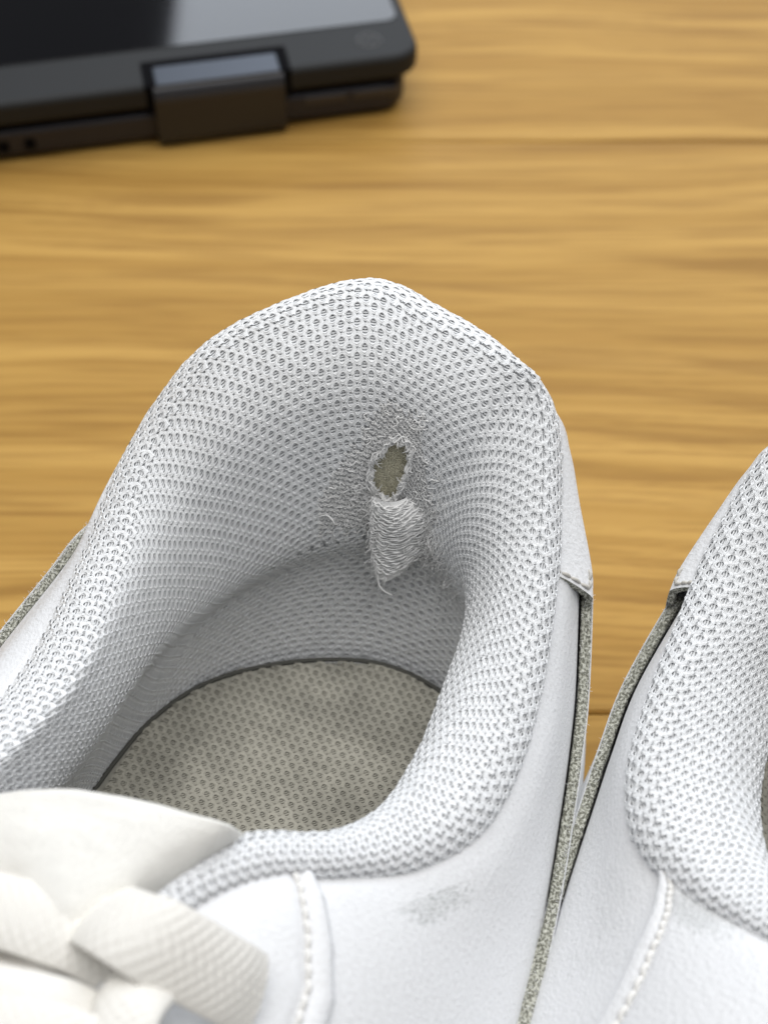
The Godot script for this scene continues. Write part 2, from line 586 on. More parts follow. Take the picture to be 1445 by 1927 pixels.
# foot of the lining along the insole
const FOOT := [Vector3(-69.13, 30.00, -124.50), Vector3(-58.52, 30.00, -141.05), Vector3(-53.03, 30.00, -151.02), Vector3(-47.64, 30.00, -159.56), Vector3(-39.26, 30.00, -167.53), Vector3(-29.79, 30.00, -171.95), Vector3(-18.95, 30.00, -174.32), Vector3(-9.07, 30.00, -174.85), Vector3(-0.27, 30.00, -173.79), Vector3(7.35, 30.00, -170.38), Vector3(13.74, 30.00, -165.23), Vector3(18.85, 30.00, -158.32), Vector3(22.18, 30.00, -150.42), Vector3(23.83, 30.00, -142.20), Vector3(23.34, 30.00, -133.17), Vector3(21.84, 30.00, -123.44), Vector3(19.45, 30.00, -114.13), Vector3(16.17, 30.00, -104.25), Vector3(11.68, 30.00, -94.82), Vector3(6.94, 30.00, -85.83), Vector3(1.53, 30.00, -77.23), Vector3(-3.64, 30.00, -69.00), Vector3(-8.59, 30.00, -61.11)]
# per station: seam outward, seam down, hollow of the wall below
const ROLL := [[10, 7, 1], [10.5, 7, 1], [9, 7, 1.5], [8, 8, 0.8], [9, 9, 1.6], [10, 10, 2.8], [12, 11, 3.4], [11, 10, 3.2], [8.5, 9, 2.6], [4.2, 8, 3], [4, 7, 3], [4.5, 6, 3], [5, 6, 3], [5.5, 6, 3], [6, 6, 3], [4.4, 4.5, 3], [2.8, 3.6, 2], [2.8, 3.4, 2], [2.8, 3.4, 2], [2.8, 3.4, 2], [2.8, 3.4, 2], [4, 4, 2], [4, 4, 2]]
# inner line of the cut edge on the inner and the outer side of the shoe
const EDGE_IN := [Vector3(36.74, 67.00, -173.00), Vector3(36.20, 63.00, -165.45), Vector3(35.04, 55.00, -150.18), Vector3(33.09, 51.00, -138.03), Vector3(30.73, 48.50, -126.61), Vector3(27.98, 46.50, -114.46), Vector3(25.35, 45.00, -104.58), Vector3(22.61, 44.50, -95.61), Vector3(19.47, 44.00, -85.32), Vector3(16.03, 44.00, -75.39), Vector3(12.37, 44.00, -65.97), Vector3(9.29, 44.00, -57.03), Vector3(5.98, 44.00, -48.53)]
const EDGE_OUT := [Vector3(-82.13, 57.00, -133.42), Vector3(-69.25, 60.00, -157.94), Vector3(-61.07, 64.00, -169.29), Vector3(-55.84, 67.00, -176.19), Vector3(-51.42, 70.00, -184.84)]
const TEAR := [Vector2(6.1, 4.63), Vector2(6.17, 4.52), Vector2(6.42, 4.46), Vector2(6.6, 4.38), Vector2(6.95, 4.35), Vector2(7.16, 4.40), Vector2(7.13, 4.53), Vector2(7.02, 4.64), Vector2(6.88, 4.76), Vector2(6.66, 4.83), Vector2(6.25, 4.75)]
const WORN := [Vector2(5.9, 4.38), Vector2(6.2, 4.22), Vector2(6.6, 4.08), Vector2(7.2, 4.1), Vector2(7.5, 4.35), Vector2(7.8, 4.6), Vector2(8.5, 4.75), Vector2(8.9, 5.2), Vector2(8.7, 5.6), Vector2(7.0, 5.6), Vector2(6.2, 5.1), Vector2(5.7, 5.1), Vector2(5.1, 5.0), Vector2(5.1, 4.7), Vector2(5.5, 4.48)]
const FLAP := [[Vector3(-2.04, 74.00, -180.87), Vector3(-0.05, 73.70, -179.83), Vector3(2.54, 73.20, -180.38), Vector3(5.56, 72.40, -182.77)], [Vector3(-2.36, 68.00, -179.26), Vector3(0.25, 68.40, -178.15), Vector3(3.55, 68.90, -178.26), Vector3(7.99, 69.00, -180.13)], [Vector3(-2.30, 61.00, -178.02), Vector3(0.36, 61.60, -176.89), Vector3(4.02, 62.00, -177.48), Vector3(8.52, 62.80, -179.19)], [Vector3(-1.19, 55.80, -176.35), Vector3(-0.05, 55.30, -175.17), Vector3(1.60, 55.50, -175.67), Vector3(4.48, 57.00, -176.98)]]
const TONGUE := [[Vector3(-69.28, 78.00, -111.27), Vector3(-61.09, 80.00, -113.86), Vector3(-50.18, 83.00, -113.01), Vector3(-37.23, 84.00, -110.91), Vector3(-24.97, 82.00, -108.14), Vector3(-22.24, 78.00, -108.55)], [Vector3(-67.44, 84.00, -108.94), Vector3(-59.13, 87.00, -110.68), Vector3(-47.94, 92.50, -108.57), Vector3(-35.84, 92.80, -106.83), Vector3(-24.11, 89.50, -105.01), Vector3(-21.86, 82.00, -107.25)], [Vector3(-65.68, 88.00, -104.60), Vector3(-57.52, 91.00, -106.01), Vector3(-47.47, 94.50, -104.95), Vector3(-35.24, 94.50, -103.25), Vector3(-24.24, 90.00, -103.19), Vector3(-21.46, 81.00, -106.09)], [Vector3(-64.80, 89.00, -97.33), Vector3(-55.85, 93.00, -98.61), Vector3(-46.40, 96.50, -97.22), Vector3(-35.87, 94.50, -96.62), Vector3(-29.42, 88.80, -97.60), Vector3(-27.41, 81.00, -100.28)], [Vector3(-63.23, 89.00, -89.28), Vector3(-54.49, 92.00, -89.47), Vector3(-45.57, 96.00, -88.38), Vector3(-40.07, 94.50, -88.70), Vector3(-35.59, 88.50, -90.30), Vector3(-30.93, 77.00, -95.17)], [Vector3(-61.15, 89.00, -78.65), Vector3(-52.84, 91.00, -78.58), Vector3(-46.19, 92.00, -78.17), Vector3(-41.27, 88.00, -79.05), Vector3(-33.87, 80.00, -81.50), Vector3(-28.36, 76.00, -82.31)], [Vector3(-59.03, 86.00, -64.26), Vector3(-50.89, 88.00, -63.61), Vector3(-44.04, 88.00, -63.61), Vector3(-39.14, 85.00, -64.58), Vector3(-33.87, 79.00, -66.52), Vector3(-28.54, 76.00, -67.49)]]
const SOLE := [[-4, -222], [22, -214], [37, -190], [41, -165], [38, -140], [33, -115], [27, -90], [18, -55], [8, -15], [0, 30], [-12, 70], [-40, 95], [-75, 95], [-105, 70], [-122, 25], [-122, -30], [-112, -80], [-98, -120], [-80, -155], [-60, -190], [-34, -214]]

var mir := 1.0
var ridge := []
var origin := Vector3(-10, 0, -150)

func loc(p: Vector3) -> Vector3:   # design millimetres to the shoe's own frame
	var q := p - origin
	return Vector3(q.x * mir, q.y, q.z) * S

func loc_rows(rows: Array) -> Array:
	return rows.map(func(r: Array) -> Array: return r.map(loc))

func outward(line: Array, k: int) -> Vector3:
	var d: Vector3 = line[mini(k + 1, line.size() - 1)] - line[maxi(k - 1, 0)]
	return Vector3(d.z, 0, -d.x).normalized()

func lining_rows() -> Array:
	ridge = RIDGE.duplicate()
	if mir < 0.0:   # the throat of the second shoe sits a little nearer to the heel
		for k in range(12, ridge.size()):
			ridge[k] += Vector3(0, 0, -6.5) * smoothstep(11.5, 15.5, k) * 0.85
			ridge[k] += outward(RIDGE, k) * 3.2 * exp(-pow((k - 13.6) / 1.7, 2.0))
	var rows := []
	for k in ridge.size():
		var r: Vector3 = ridge[k]
		var n := outward(ridge, k)
		var w: Array = ROLL[k].duplicate()
		if mir < 0.0:
			w[0] += 2.5 * exp(-pow((k - 10.0) / 2.2, 2.0))
		var f: Vector3 = FOOT[k]
		var bulge: Vector3 = BULGE[k] + r - RIDGE[k]
		if mir < 0.0:
			bulge -= n * 4.5 * exp(-pow((k - 13.0) / 3.0, 2.0))
		var d := bulge - r
		rows.append([r + n * (w[0] - 0.6) - UP * (w[1] + 2.0), r + n * w[0] - UP * w[1] * 0.7, r + n * w[0] * 0.62 - UP * w[1] * 0.18, r, r + Vector3(d.x * 0.6, d.y * 0.25, d.z * 0.6), bulge,
			bulge.lerp(f, 0.4) + n * w[2], bulge.lerp(f, 0.75) + n * w[2] * 0.9, f - UP * 6.0])
	return rows

func sneaker(side: float, where: Vector3, turn: float, label: String) -> void:
	mir = side
	var t := thing("sneaker", label, "sneaker", where * S, turn, "pair of white sneakers")
	var torn := side > 0.0
	var rows := lining_rows()
	var lin := surf(loc_rows(rows), 20, 14, -side)
	collar(t, lin, torn)
	insole(t, rows)
	uppers(t, rows, lin)

func collar(t: Node3D, lin: Surf, torn: bool) -> void:
	var b := Buf.new()
	var base := Surf.new()
	base.nu = lin.nu
	base.nv = lin.nv
	base.pu = lin.pu
	base.pv = lin.pv
	base.p = lin.p.duplicate()
	base.n = lin.n
	for k in base.p.size():
		base.p[k] -= base.n[k] * 0.40 * S
	surf_buf(b, base, Vector2.ONE, (func(u: float, v: float) -> bool: return Geometry2D.is_point_in_polygon(Vector2(u, v), TEAR)) if torn else null)
	var o := part("collar_lining", b.mesh(), mats["knit_base"], t)
	var in_tear := func(u: float, v: float) -> bool: return torn and Geometry2D.is_point_in_polygon(Vector2(u, v), TEAR)
	var low := func(u: float, v: float) -> bool: return v > 5.25 + maxf(0.0, 4.6 - u) * 0.9 and u > 3.4 and u < 13.0
	var in_worn := func(u: float, v: float) -> bool: return torn and (Geometry2D.is_point_in_polygon(Vector2(u, v), WORN) or Geometry2D.is_point_in_polygon(Vector2(u, v), TEAR))
	knit("knit_mesh", lin, 3.2, 3.05, 3, 0.0, 22.0, 0.05, 7.9, mats["knit"], o, (func(u: float, v: float) -> bool: return low.call(u, v) or in_worn.call(u, v)), knit_cell(3.2, 3.05))
	knit("wall_mesh", lin, 3.0, 2.95, 6, 3.4, 13.0, 5.25, 7.9, mats["knit"], o, (func(u: float, v: float) -> bool: return not low.call(u, v) or v < 5.6 and in_worn.call(u, v)), knit_cell(3.0, 2.95))
	if torn:
		var sound := func(u: float, v: float) -> bool: return not in_worn.call(u, v) or in_tear.call(u, v)
		knit("worn_mesh", lin, 3.2, 3.05, 3, 0.0, 22.0, 0.05, 7.9, mats["worn"], o, sound, worn_cell(3.2, 3.05))
		tear(t, o, lin)

# Stitches of the spacer mesh, each hole with its yarns, laid over a surface by arc length.
func knit(called: String, s: Surf, w: float, h: float, mid_row: int, u0: float, u1: float, v0: float, v1: float, m: Material, parent: Node, skip, cell: Mesh, throat := 0.62) -> void:
	# arc length along the middle row, then across at every dense column
	var j0 := mid_row * s.pv
	var along := PackedFloat32Array([0.0])
	for i in range(1, s.nu):
		along.append(along[i - 1] + s.raw(i, j0).distance_to(s.raw(i - 1, j0)) / S)
	var across := []
	for i in s.nu:
		var line := PackedFloat32Array()
		line.resize(s.nv)
		line[j0] = 0.0
		for j in range(j0 + 1, s.nv):
			line[j] = line[j - 1] + s.raw(i, j).distance_to(s.raw(i, j - 1)) / S
		for j in range(j0 - 1, -1, -1):
			line[j] = line[j + 1] - s.raw(i, j).distance_to(s.raw(i, j + 1)) / S
		across.append(line)
	# the cloth evens out its stretch between neighbouring columns
	for turn in 2:
		var smooth := []
		for i in s.nu:
			smooth.append((across[i] as PackedFloat32Array).duplicate())
		var reach := 26
		for j in s.nv:
			var sum := 0.0
			var n := 0
			for i in range(-reach, s.nu):
				if i + reach < s.nu:
					sum += across[i + reach][j]
					n += 1
				if i - reach - 1 >= 0:
					sum -= across[i - reach - 1][j]
					n -= 1
				if i >= 0:
					smooth[i][j] = sum / n
		across = smooth
	var col_u = func(a: float) -> float:
		var i := clampi(along.bsearch(a) - 1, 0, s.nu - 2)
		return (i + clampf((a - along[i]) / maxf(along[i + 1] - along[i], 1e-5), 0.0, 1.0)) / s.pu
	var row_v := func(u: float, d: float) -> float:
		var x: float = clampf(u * s.pu, 0.0, s.nu - 1.001)
		var i := int(x)
		var out := 0.0
		for q in 2:
			var line: PackedFloat32Array = across[i + q]
			var j := clampi(line.bsearch(d) - 1, 0, s.nv - 2)
			out += (j + clampf((d - line[j]) / maxf(line[j + 1] - line[j], 1e-5), 0.0, 1.0)) / s.pv * (x - i if q else 1.0 - x + i)
		return out
	var us := []   # columns close up where the collar narrows towards the throat
	var run := -w * 0.25 + 0.3
	while run < along[s.nu - 1] + w:
		var cu: float = col_u.call(run)
		us.append(cu)
		run += w * 0.5 * lerpf(1.0, throat, smoothstep(11.0, 16.0, cu))
	var n_col := us.size() - 1
	var places := []
	var tints := []
	for c in range(1, n_col):
		if us[c] < u0 or us[c] > u1:
			continue
		var span := 60
		for r in range(-span, span):
			var d := (r + (0.5 if c % 2 else 0.0)) * h
			var v: float = row_v.call(us[c], d)
			if v < v0 or v > v1:
				continue
			if skip != null and skip.call(us[c], v):
				continue
			var p: Vector3 = s.at(us[c], v)
			var va: float = row_v.call(us[c - 1], d)
			var vb: float = row_v.call(us[c + 1], d)
			var x: Vector3 = s.at(us[c + 1], vb) - s.at(us[c - 1], va)
			var z: Vector3 = s.at(us[c], row_v.call(us[c], d + h * 0.5)) - s.at(us[c], row_v.call(us[c], d - h * 0.5))
			var y: Vector3 = s.normal(us[c], v) * S * rng.randf_range(0.72, 0.92)
			var tone := rng.randf_range(0.94, 1.0)
			tints.append(Color(tone, tone, tone))
			places.append(Transform3D(Basis(x / w, y, z / h), p + s.normal(us[c], v) * S * rng.randf_range(-0.06, 0.06)))
	many(called, cell, m, places, parent, tints)

func knit_cell(w: float, h: float) -> ArrayMesh:
	var b := Buf.new()
	var amp := 0.075 * w
	for k: Array in [[-0.1, -0.04, 0.16], [-0.035, 0.08, 0.17], [0.035, 0.08, 0.17], [0.1, -0.04, 0.16]]:
		var pts := PackedVector3Array()
		for q in 9:
			var z := -0.5 + q / 8.0
			pts.append(Vector3(w * 0.25 + k[0] * w + amp * cos(TAU * z), k[1] + 0.07 * cos(TAU * z * 4.0 + k[0] * 30.0), z * h))
		tube(b, pts, k[2], 5)
	# lips that close the hole above and below
	for sg: float in [-1.0, 1.0]:
		for lift: Array in [[0.30, 0.08, 0.19], [0.41, 0.02, 0.16]]:
			var pts := PackedVector3Array()
			for q in 7:
				var a := -1.0 + q / 3.0
				pts.append(Vector3(a * 0.21 * w, lift[1] + 0.10 * (1.0 - a * a), sg * h * (lift[0] - 0.16 * a * a)))
			tube(b, pts, lift[2], 5)
	# lower layer seen through the hole
	for z: float in [-0.2, -0.02, 0.16]:
		var pts := PackedVector3Array()
		for q in 5:
			var a := -1.0 + q / 2.0
			pts.append(Vector3(a * 0.3 * w, -0.22 + 0.06 * a * a, h * (z + 0.06 * (1.0 - a * a))))
		tube(b, pts, 0.19, 4)
	return b.mesh()

# Where the top layer has worn off only wavy cross yarns are left.
func worn_cell(w: float, h: float) -> ArrayMesh:
	var b := Buf.new()
	for k: Array in [[-0.3, 0.2], [0.03, 0.0], [0.34, 0.25]]:
		for twin: float in [-0.055, 0.055]:
			var pts := PackedVector3Array()
			for q in 9:
				var x := -0.5 + q / 8.0
				pts.append(Vector3(x * w * 0.62, k[1] + 0.2 * sin(TAU * x * 2.0 + k[0] * 9.0 + twin * 20.0), h * (k[0] + twin + 0.1 * sin(TAU * x + k[0] * 20.0))))
			tube(b, pts, 0.13, 5)
	return b.mesh()

func insole(t: Node3D, rows: Array) -> void:
	# a sheet spanned between the two sides of the lining's foot, then on towards the toe
	var left := [FOOT[7], FOOT[6], FOOT[5], FOOT[4], FOOT[3], FOOT[2], FOOT[1], FOOT[0], Vector3(-92, 30, -85), Vector3(-100, 30, -40)]
	var right := [FOOT[7], FOOT[8], FOOT[9], FOOT[10], FOOT[11], FOOT[12], FOOT[13], FOOT[15], FOOT[17], Vector3(0, 30, -40)]
	var g := []
	for k in left.size():
		var a: Vector3 = left[k]
		var c: Vector3 = right[k]
		if k == 0:
			a += Vector3(-1.5, 0, 1)
			c += Vector3(1.5, 0, 1)
		var row := []
		for q in 7:
			var f := q / 6.0
			var p := a.lerp(c, 0.006 + f * 0.988)
			p.y = 29.35
			p.z += 0.5
			row.append(p)
		g.append(row)
	var s := surf(loc_rows(g), 12, 12, -mir)
	if s.n[s.n.size() / 2].y < 0.0:
		s.find_normals(mir)
	var b := Buf.new()
	surf_buf(b, s)
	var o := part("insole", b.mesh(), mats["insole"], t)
	var rim := []  # dark tube drawn in place of the shaded gap beside the lining
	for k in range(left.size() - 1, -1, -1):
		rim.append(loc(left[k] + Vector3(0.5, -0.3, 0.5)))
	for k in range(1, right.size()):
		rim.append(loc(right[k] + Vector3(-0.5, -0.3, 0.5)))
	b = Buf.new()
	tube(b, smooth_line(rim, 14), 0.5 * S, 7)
	part("insole_gap_shade", b.mesh(), mats["gap_shade"], o, "dark tube painted as the shaded gap round the insole")
	# dimpled cover: stitches in a flat lattice
	var cell := knit_cell(2.9, 2.7)
	var places := []
	var tints := []
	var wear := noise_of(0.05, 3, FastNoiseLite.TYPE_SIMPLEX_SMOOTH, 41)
	var poly := PackedVector2Array()
	for k in left.size():
		poly.append(Vector2(left[k].x, left[k].z))
	for k in range(left.size() - 1, -1, -1):
		poly.append(Vector2(right[k].x, right[k].z))
	poly = Geometry2D.offset_polygon(poly, -1.1)[0]
	var dir := Vector2(0.93, -0.36)
	var off := Vector2(0.36, 0.93)
	for c in range(-60, 60):
		for r in range(-40, 40):
			var q: Vector2 = Vector2(-30, -120) + dir * c * 1.45 + off * (r + (0.5 if c % 2 else 0.0)) * 2.7
			if not Geometry2D.is_point_in_polygon(q, poly):
				continue
			var p := loc(Vector3(q.x, 29.7, q.y))
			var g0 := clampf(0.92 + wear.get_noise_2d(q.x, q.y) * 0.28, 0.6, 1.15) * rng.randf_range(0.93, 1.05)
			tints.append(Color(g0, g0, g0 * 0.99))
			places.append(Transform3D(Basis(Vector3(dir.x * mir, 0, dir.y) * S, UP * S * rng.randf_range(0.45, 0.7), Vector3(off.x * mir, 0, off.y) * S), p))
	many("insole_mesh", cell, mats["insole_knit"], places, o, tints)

func upper_rows(rows: Array, k0: int, edge: Array, sg: float) -> Array:
	var g := []
	for k in edge.size():
		var r: Array = rows[k0 + k]
		var a: Vector3 = r[1] - outward(ridge, k0 + k) * 1.2 - UP * 0.6
		var e: Vector3 = edge[k]
		var d := e - a
		var row := [a]
		for f: float in [0.25, 0.5, 0.75]:
			row.append(a + d * f + UP * d.length() * 0.13 * sin(PI * f) + outward(edge, k) * d.length() * 0.05 * sin(PI * f))
		row.append(e)
		row.append(e - UP * 7.0 + outward(edge, k) * 0.3)
		g.append(row)
	return g

func uppers(t: Node3D, rows: Array, lin: Surf) -> void:
	var edge := EDGE_IN.duplicate()
	if mir < 0.0:
		for k in edge.size():
			edge[k] -= outward(EDGE_IN, k) * [1.6, 1.5, 0.4, 0.8, 1.2, 1.5, 1.6, 1.6, 1.5, 1.0, 1.0][mini(k, 10)]
	var b := Buf.new()
	var q_in := surf(loc_rows(upper_rows(rows, 10, edge, 1.0)), 12, 12, -mir * -1.0)
	fix_up(q_in)
	surf_buf(b, q_in, Vector2(0.1, 0.2))
	part("quarter", b.mesh(), mats["leather_scuffed" if mir > 0.0 else "leather_marked"], t, "white leather side panel with a grey scuff" if mir > 0.0 else "")
	b = Buf.new()
	var q_out := surf(loc_rows(upper_rows(rows, 0, EDGE_OUT, 1.0)), 12, 12, -mir)
	fix_up(q_out)
	surf_buf(b, q_out)
	part("quarter", b.mesh(), mats["leather"], t)
	counter(t, [edge[0] - outward(edge, 0) * (0.9 if mir > 0.0 else 2.7) - UP * 1.2, edge[0].lerp(edge[1], 0.75) - outward(edge, 0) * (0.3 if mir > 0.0 else 1.2) - UP * 1.2] + edge.slice(1))
	counter(t, EDGE_OUT.slice(0, 4) + [EDGE_OUT[4] - UP * 6.0])
	heel_tab(t, rows)
	eyestay(t, q_in)
	tongue_and_laces(t, q_in)
	vamp(t)
	sole(t)

func fix_up(s: Surf) -> void:
	if s.n[s.n.size() / 2].y < 0.0:
		for k in s.n.size():
			s.n[k] = -s.n[k]

func counter(t: Node3D, edge: Array) -> void:
	var top := []
	var wall := []
	for k in edge.size():
		var e: Vector3 = edge[k]
		var n := outward(edge, k)
		top.append([e + n * 0.55 - UP * 2.0, e + n * 0.6 - UP * 0.3, e + n * 1.4 - UP * 0.1, e + n * 2.4 - UP * 0.4])
		wall.append([e + n * 2.4 - UP * 0.4, e + n * 2.7 - UP * 1.2, e + n * 2.6 - UP * 12.0, Vector3(e.x + n.x * 2.6, 26.0, e.z + n.z * 2.6)])
	var b := Buf.new()
	var s := surf(loc_rows(wall), 10, 6, mir)
	surf_buf(b, s)
	var o := part("heel_counter", b.mesh(), mats["leather"], t)
	b = Buf.new()
	var e := surf(loc_rows(top), 40, 4, mir)
	fix_up(e)
	for k in e.p.size():
		e.p[k] += e.n[k] * S * rng.randf_range(-0.14, 0.14)
	surf_buf(b, e)
	part("raw_edge", b.mesh(), mats["raw_edge"], o, "grey fibrous cut edge")
	var hairs := []
	for k in 260:
		var u := rng.randf() * (edge.size() - 1)
		var v := rng.randf_range(2.4, 3.0) if rng.randf() < 0.75 else rng.randf_range(1.0, 3.0)
		hairs.append(hair(e.at(u, v), e.normal(u, v) + Vector3(rng.randfn(), rng.randfn(), rng.randfn()) * 0.8, rng.randf_range(0.4, 1.3)))
	many("loose_fibres", fibre_mesh(), mats["lint"], hairs, o)

func heel_tab(t: Node3D, rows: Array) -> void:
	var wide := [0.4, 0.4, 0.4, 0.4, 0.4, 0.5, 0.8, 1.8, 3.4, 5.9, 6.4]
	var us := [2.6, 3.5, 4.5, 5.5, 6.5, 7.6, 8.9, 9.3, 9.7, 10.28, 10.62]
	var line := []
	for u: float in us:
		line.append(curve(ridge, u))
	var g := []
	for k in us.size():
		var u: float = us[k]
		var a := curve(rows.map(func(r: Array) -> Vector3: return r[1]), u)
		var n := outward(line, k)
		var w: float = wide[k] * (1.0 if mir > 0.0 else 0.5)
		var top := a - n * 1.4 + UP * 0.2
		var rim := a + n * w - UP * (0.5 + w * 0.75)
		g.append([top, top.lerp(rim, 0.5) + UP * 0.5, rim, rim + n * 0.5 - UP * 2.5, rim + n * 0.2 - UP * 14.0, Vector3(rim.x, 26, rim.z)])
	var s := surf(loc_rows(g), 8, 8, mir)
	fix_up(s)
	var b := Buf.new()
	surf_buf(b, s)
	var o := part("heel_tab", b.mesh(), mats["leather"], t)
	# its free end: the cut edge below and a row of stitches along the hem
	b = Buf.new()
	var last := -1
	for q in 25:
		var v := q / 24.0 * 3.2
		var n := s.normal(10.0, v)
		var a := s.at(10.0, v)
		var away := (s.at(10.0, v) - s.at(9.6, v)).normalized()
		var x := b.add(a, away)
		b.add(a - n * 1.3 * S + away * rng.randf_range(-0.1, 0.25) * S, away)
		b.add(a - n * 1.35 * S, -n)
		b.add(a - n * 1.35 * S - away * 4.0 * S, -n)
		if last >= 0:
			b.quad(last, x, x + 1, last + 1)
			b.quad(last + 2, x + 2, x + 3, last + 3)
		last = x
	part("raw_edge", b.mesh(), mats["raw_edge"], o)
	var seam := []
	for v: float in [0.25, 0.75, 1.2, 1.65]:
		seam.append([Vector2(9.82, v - 0.17), Vector2(9.82, v + 0.2)])
	for u: float in [9.6, 9.25]:
		seam.append([Vector2(u - 0.14, 1.9), Vector2(u + 0.14, 1.9)])
	for q: Array in seam:
		stitch(o, s, q[0], q[1], 0.34, 0.12)

# One stitch of thread lying on a surface between two of its points, its ends dipping in.
func stitch(parent: Node, s: Surf, a: Vector2, c: Vector2, r: float, lift: float, m := "stitch") -> void:
	var b := Buf.new()
	var pts := PackedVector3Array()
	for q in 9:
		var f := q / 8.0
		var w := a.lerp(c, f)
		pts.append(s.off(w.x, w.y, (lift + r * 1.3 * sin(PI * f) - r * 0.8) * S))
	tube(b, pts, r * S, 6)
	part("stitch", b.mesh(), mats[m], parent)

# The panel that carries the eyelets, sewn on the side panel along a raised seam.
func eyestay(t: Node3D, q: Surf) -> void:
	var us := [6.52, 6.6, 6.8, 7.25, 7.7, 8.1, 8.9, 12.0]
	var vs := [0.0, 0.12, 0.42, 0.86, 1.18, 1.42, 1.74, 2.3]
	if mir < 0.0:
		us = us.map(func(x: float) -> float: return x - 2.2 * maxf(10.0 - x, 0.0) / 3.5)
		vs = vs.map(func(x: float) -> float: return minf(x * 1.7, 3.3))
	var edge_at := func(u: float) -> float:
		for k in 7:
			if u <= us[k + 1]:
				return lerpf(vs[k], vs[k + 1], (u - us[k]) / (us[k + 1] - us[k]))
		return 2.3
	var s := Surf.new()
	s.pu = 12
	s.pv = 24
	s.nu = 10 * 12 + 1
	s.nv = 2 * 24 + 1
	var put := func(u: float, f: float) -> Vector3:   # f: 0 at the collar, 1 at the seam, beyond it the cut side
		var far: float = edge_at.call(u)
		var mm := (1.0 - f) * far * 7.5   # distance from the seam
		var h := 1.25 + 0.45 * exp(-pow((mm - 1.1) / 0.8, 2.0)) - 0.5 * exp(-pow((mm - 2.5) / 0.5, 2.0))
		h *= sqrt(clampf(mm / 0.7, 0.0, 1.0))
		return q.off(u, f * far, h * S - 0.05 * S)
	s.p.resize(s.nu * s.nv)
	for i in s.nu:
		var u := lerpf(us[0] + 0.01, 12.0, pow(float(i) / (s.nu - 1), 1.4))
		for j in s.nv:
			var f := float(j) / (s.nv - 1)
			s.p[i * s.nv + j] = put.call(u, 1.0 - pow(1.0 - f, 1.8))
	s.find_normals(mir)
	fix_up(s)
	var b := Buf.new()
	surf_buf(b, s, Vector2(0.1, 0.5))
	var o := part("eyestay", b.mesh(), mats["leather" if mir > 0.0 else "eyestay_marked"], t)
	# stitches in the groove beside the seam
	var u: float = us[1] + 0.12
	while u < 11.8:
		var du := 0.235
		var line := PackedVector3Array()
		for k in 7:
			var f := k / 6.0
			var w := u + du * f * 0.86
			var far: float = edge_at.call(w)
			line.append(q.off(w, maxf(far - 2.45 / 7.5, 0.02), (0.75 + 0.45 * sin(PI * f)) * S))
		var sb := Buf.new()
		tube(sb, line, 0.5 * S, 7)
		part("stitch", sb.mesh(), mats["thread"], o)
		u += du
	# the nearest eyelet, a dark punched hole
	b = Buf.new()
	var c := q.off(9.12, 0.86, 1.3 * S)
	var n := q.normal(9.12, 0.86)
	var x := n.cross(Vector3(0, 0, 1)).normalized()
	var z := x.cross(n)
	var k0 := b.add(c - n * 0.05 * S, n)
	for k in 19:
		var a := TAU * k / 16.0
		b.add(c + (x * cos(a) + z * sin(a)) * 1.9 * S, n)
		if k:
			b.tri(k0, k0 + k, k0 + k + 1)
	part("eyelet", b.mesh(), mats["eyelet"], o)

# A flat woven lace along a path; across is the direction of its width, at each point of the path.
func lace(called: String, path: Array, across: Array, width: float, thick: float, t: Node3D) -> void:
	var pts := smooth_line(path.map(loc), 40)
	var n := pts.size()
	var s := Surf.new()
	s.nu = n
	s.nv = 49
	s.pu = 40
	s.pv = 48
	s.p.resize(n * 49)
	var run := 0.0
	for i in n:
		var d := (pts[mini(i + 1, n - 1)] - pts[maxi(i - 1, 0)]).normalized()
		if i:
			run += pts[i].distance_to(pts[i - 1]) / S
		var w: Vector3 = curve(across, i / 40.0)
		w.x *= mir
		w = (w - d * w.dot(d)).normalized()
		var up := w.cross(d).normalized() * mir
		if up.y < 0.0:
			up = -up
		for j in 49:
			var a := TAU * j / 48.0
			var cx := cos(a)
			var flat: float = signf(cx) * pow(absf(cx), 0.7)
			var rib := (0.10 * sin(TAU * (run / 1.7 + flat * 2.4)) + 0.06 * sin(TAU * (run / 1.7 - flat * 2.4))) * (1.0 - pow(absf(cx), 6.0))
			var y: float = signf(sin(a)) * pow(absf(sin(a)), 0.75) * (thick * 0.5 + rib)
			s.p[i * 49 + j] = pts[i] + (w * flat * width * 0.5 + up * (y + 1.0 * (1.0 - flat * flat))) * S
	s.find_normals(1.0)
	var out := s.p[20 * 49 + 12] - (s.p[20 * 49 + 12] + s.p[20 * 49 + 36]) / 2.0
	if out.dot(s.n[20 * 49 + 12]) < 0.0:
		s.find_normals(-1.0)
	for i in n:   # the seam of the tube
		var k := i * 49
		var m := (s.n[k] + s.n[k + 48]).normalized()
		s.n[k] = m
		s.n[k + 48] = m
	var b := Buf.new()
	surf_buf(b, s)
	part(called, b.mesh(), mats["lace"], t)

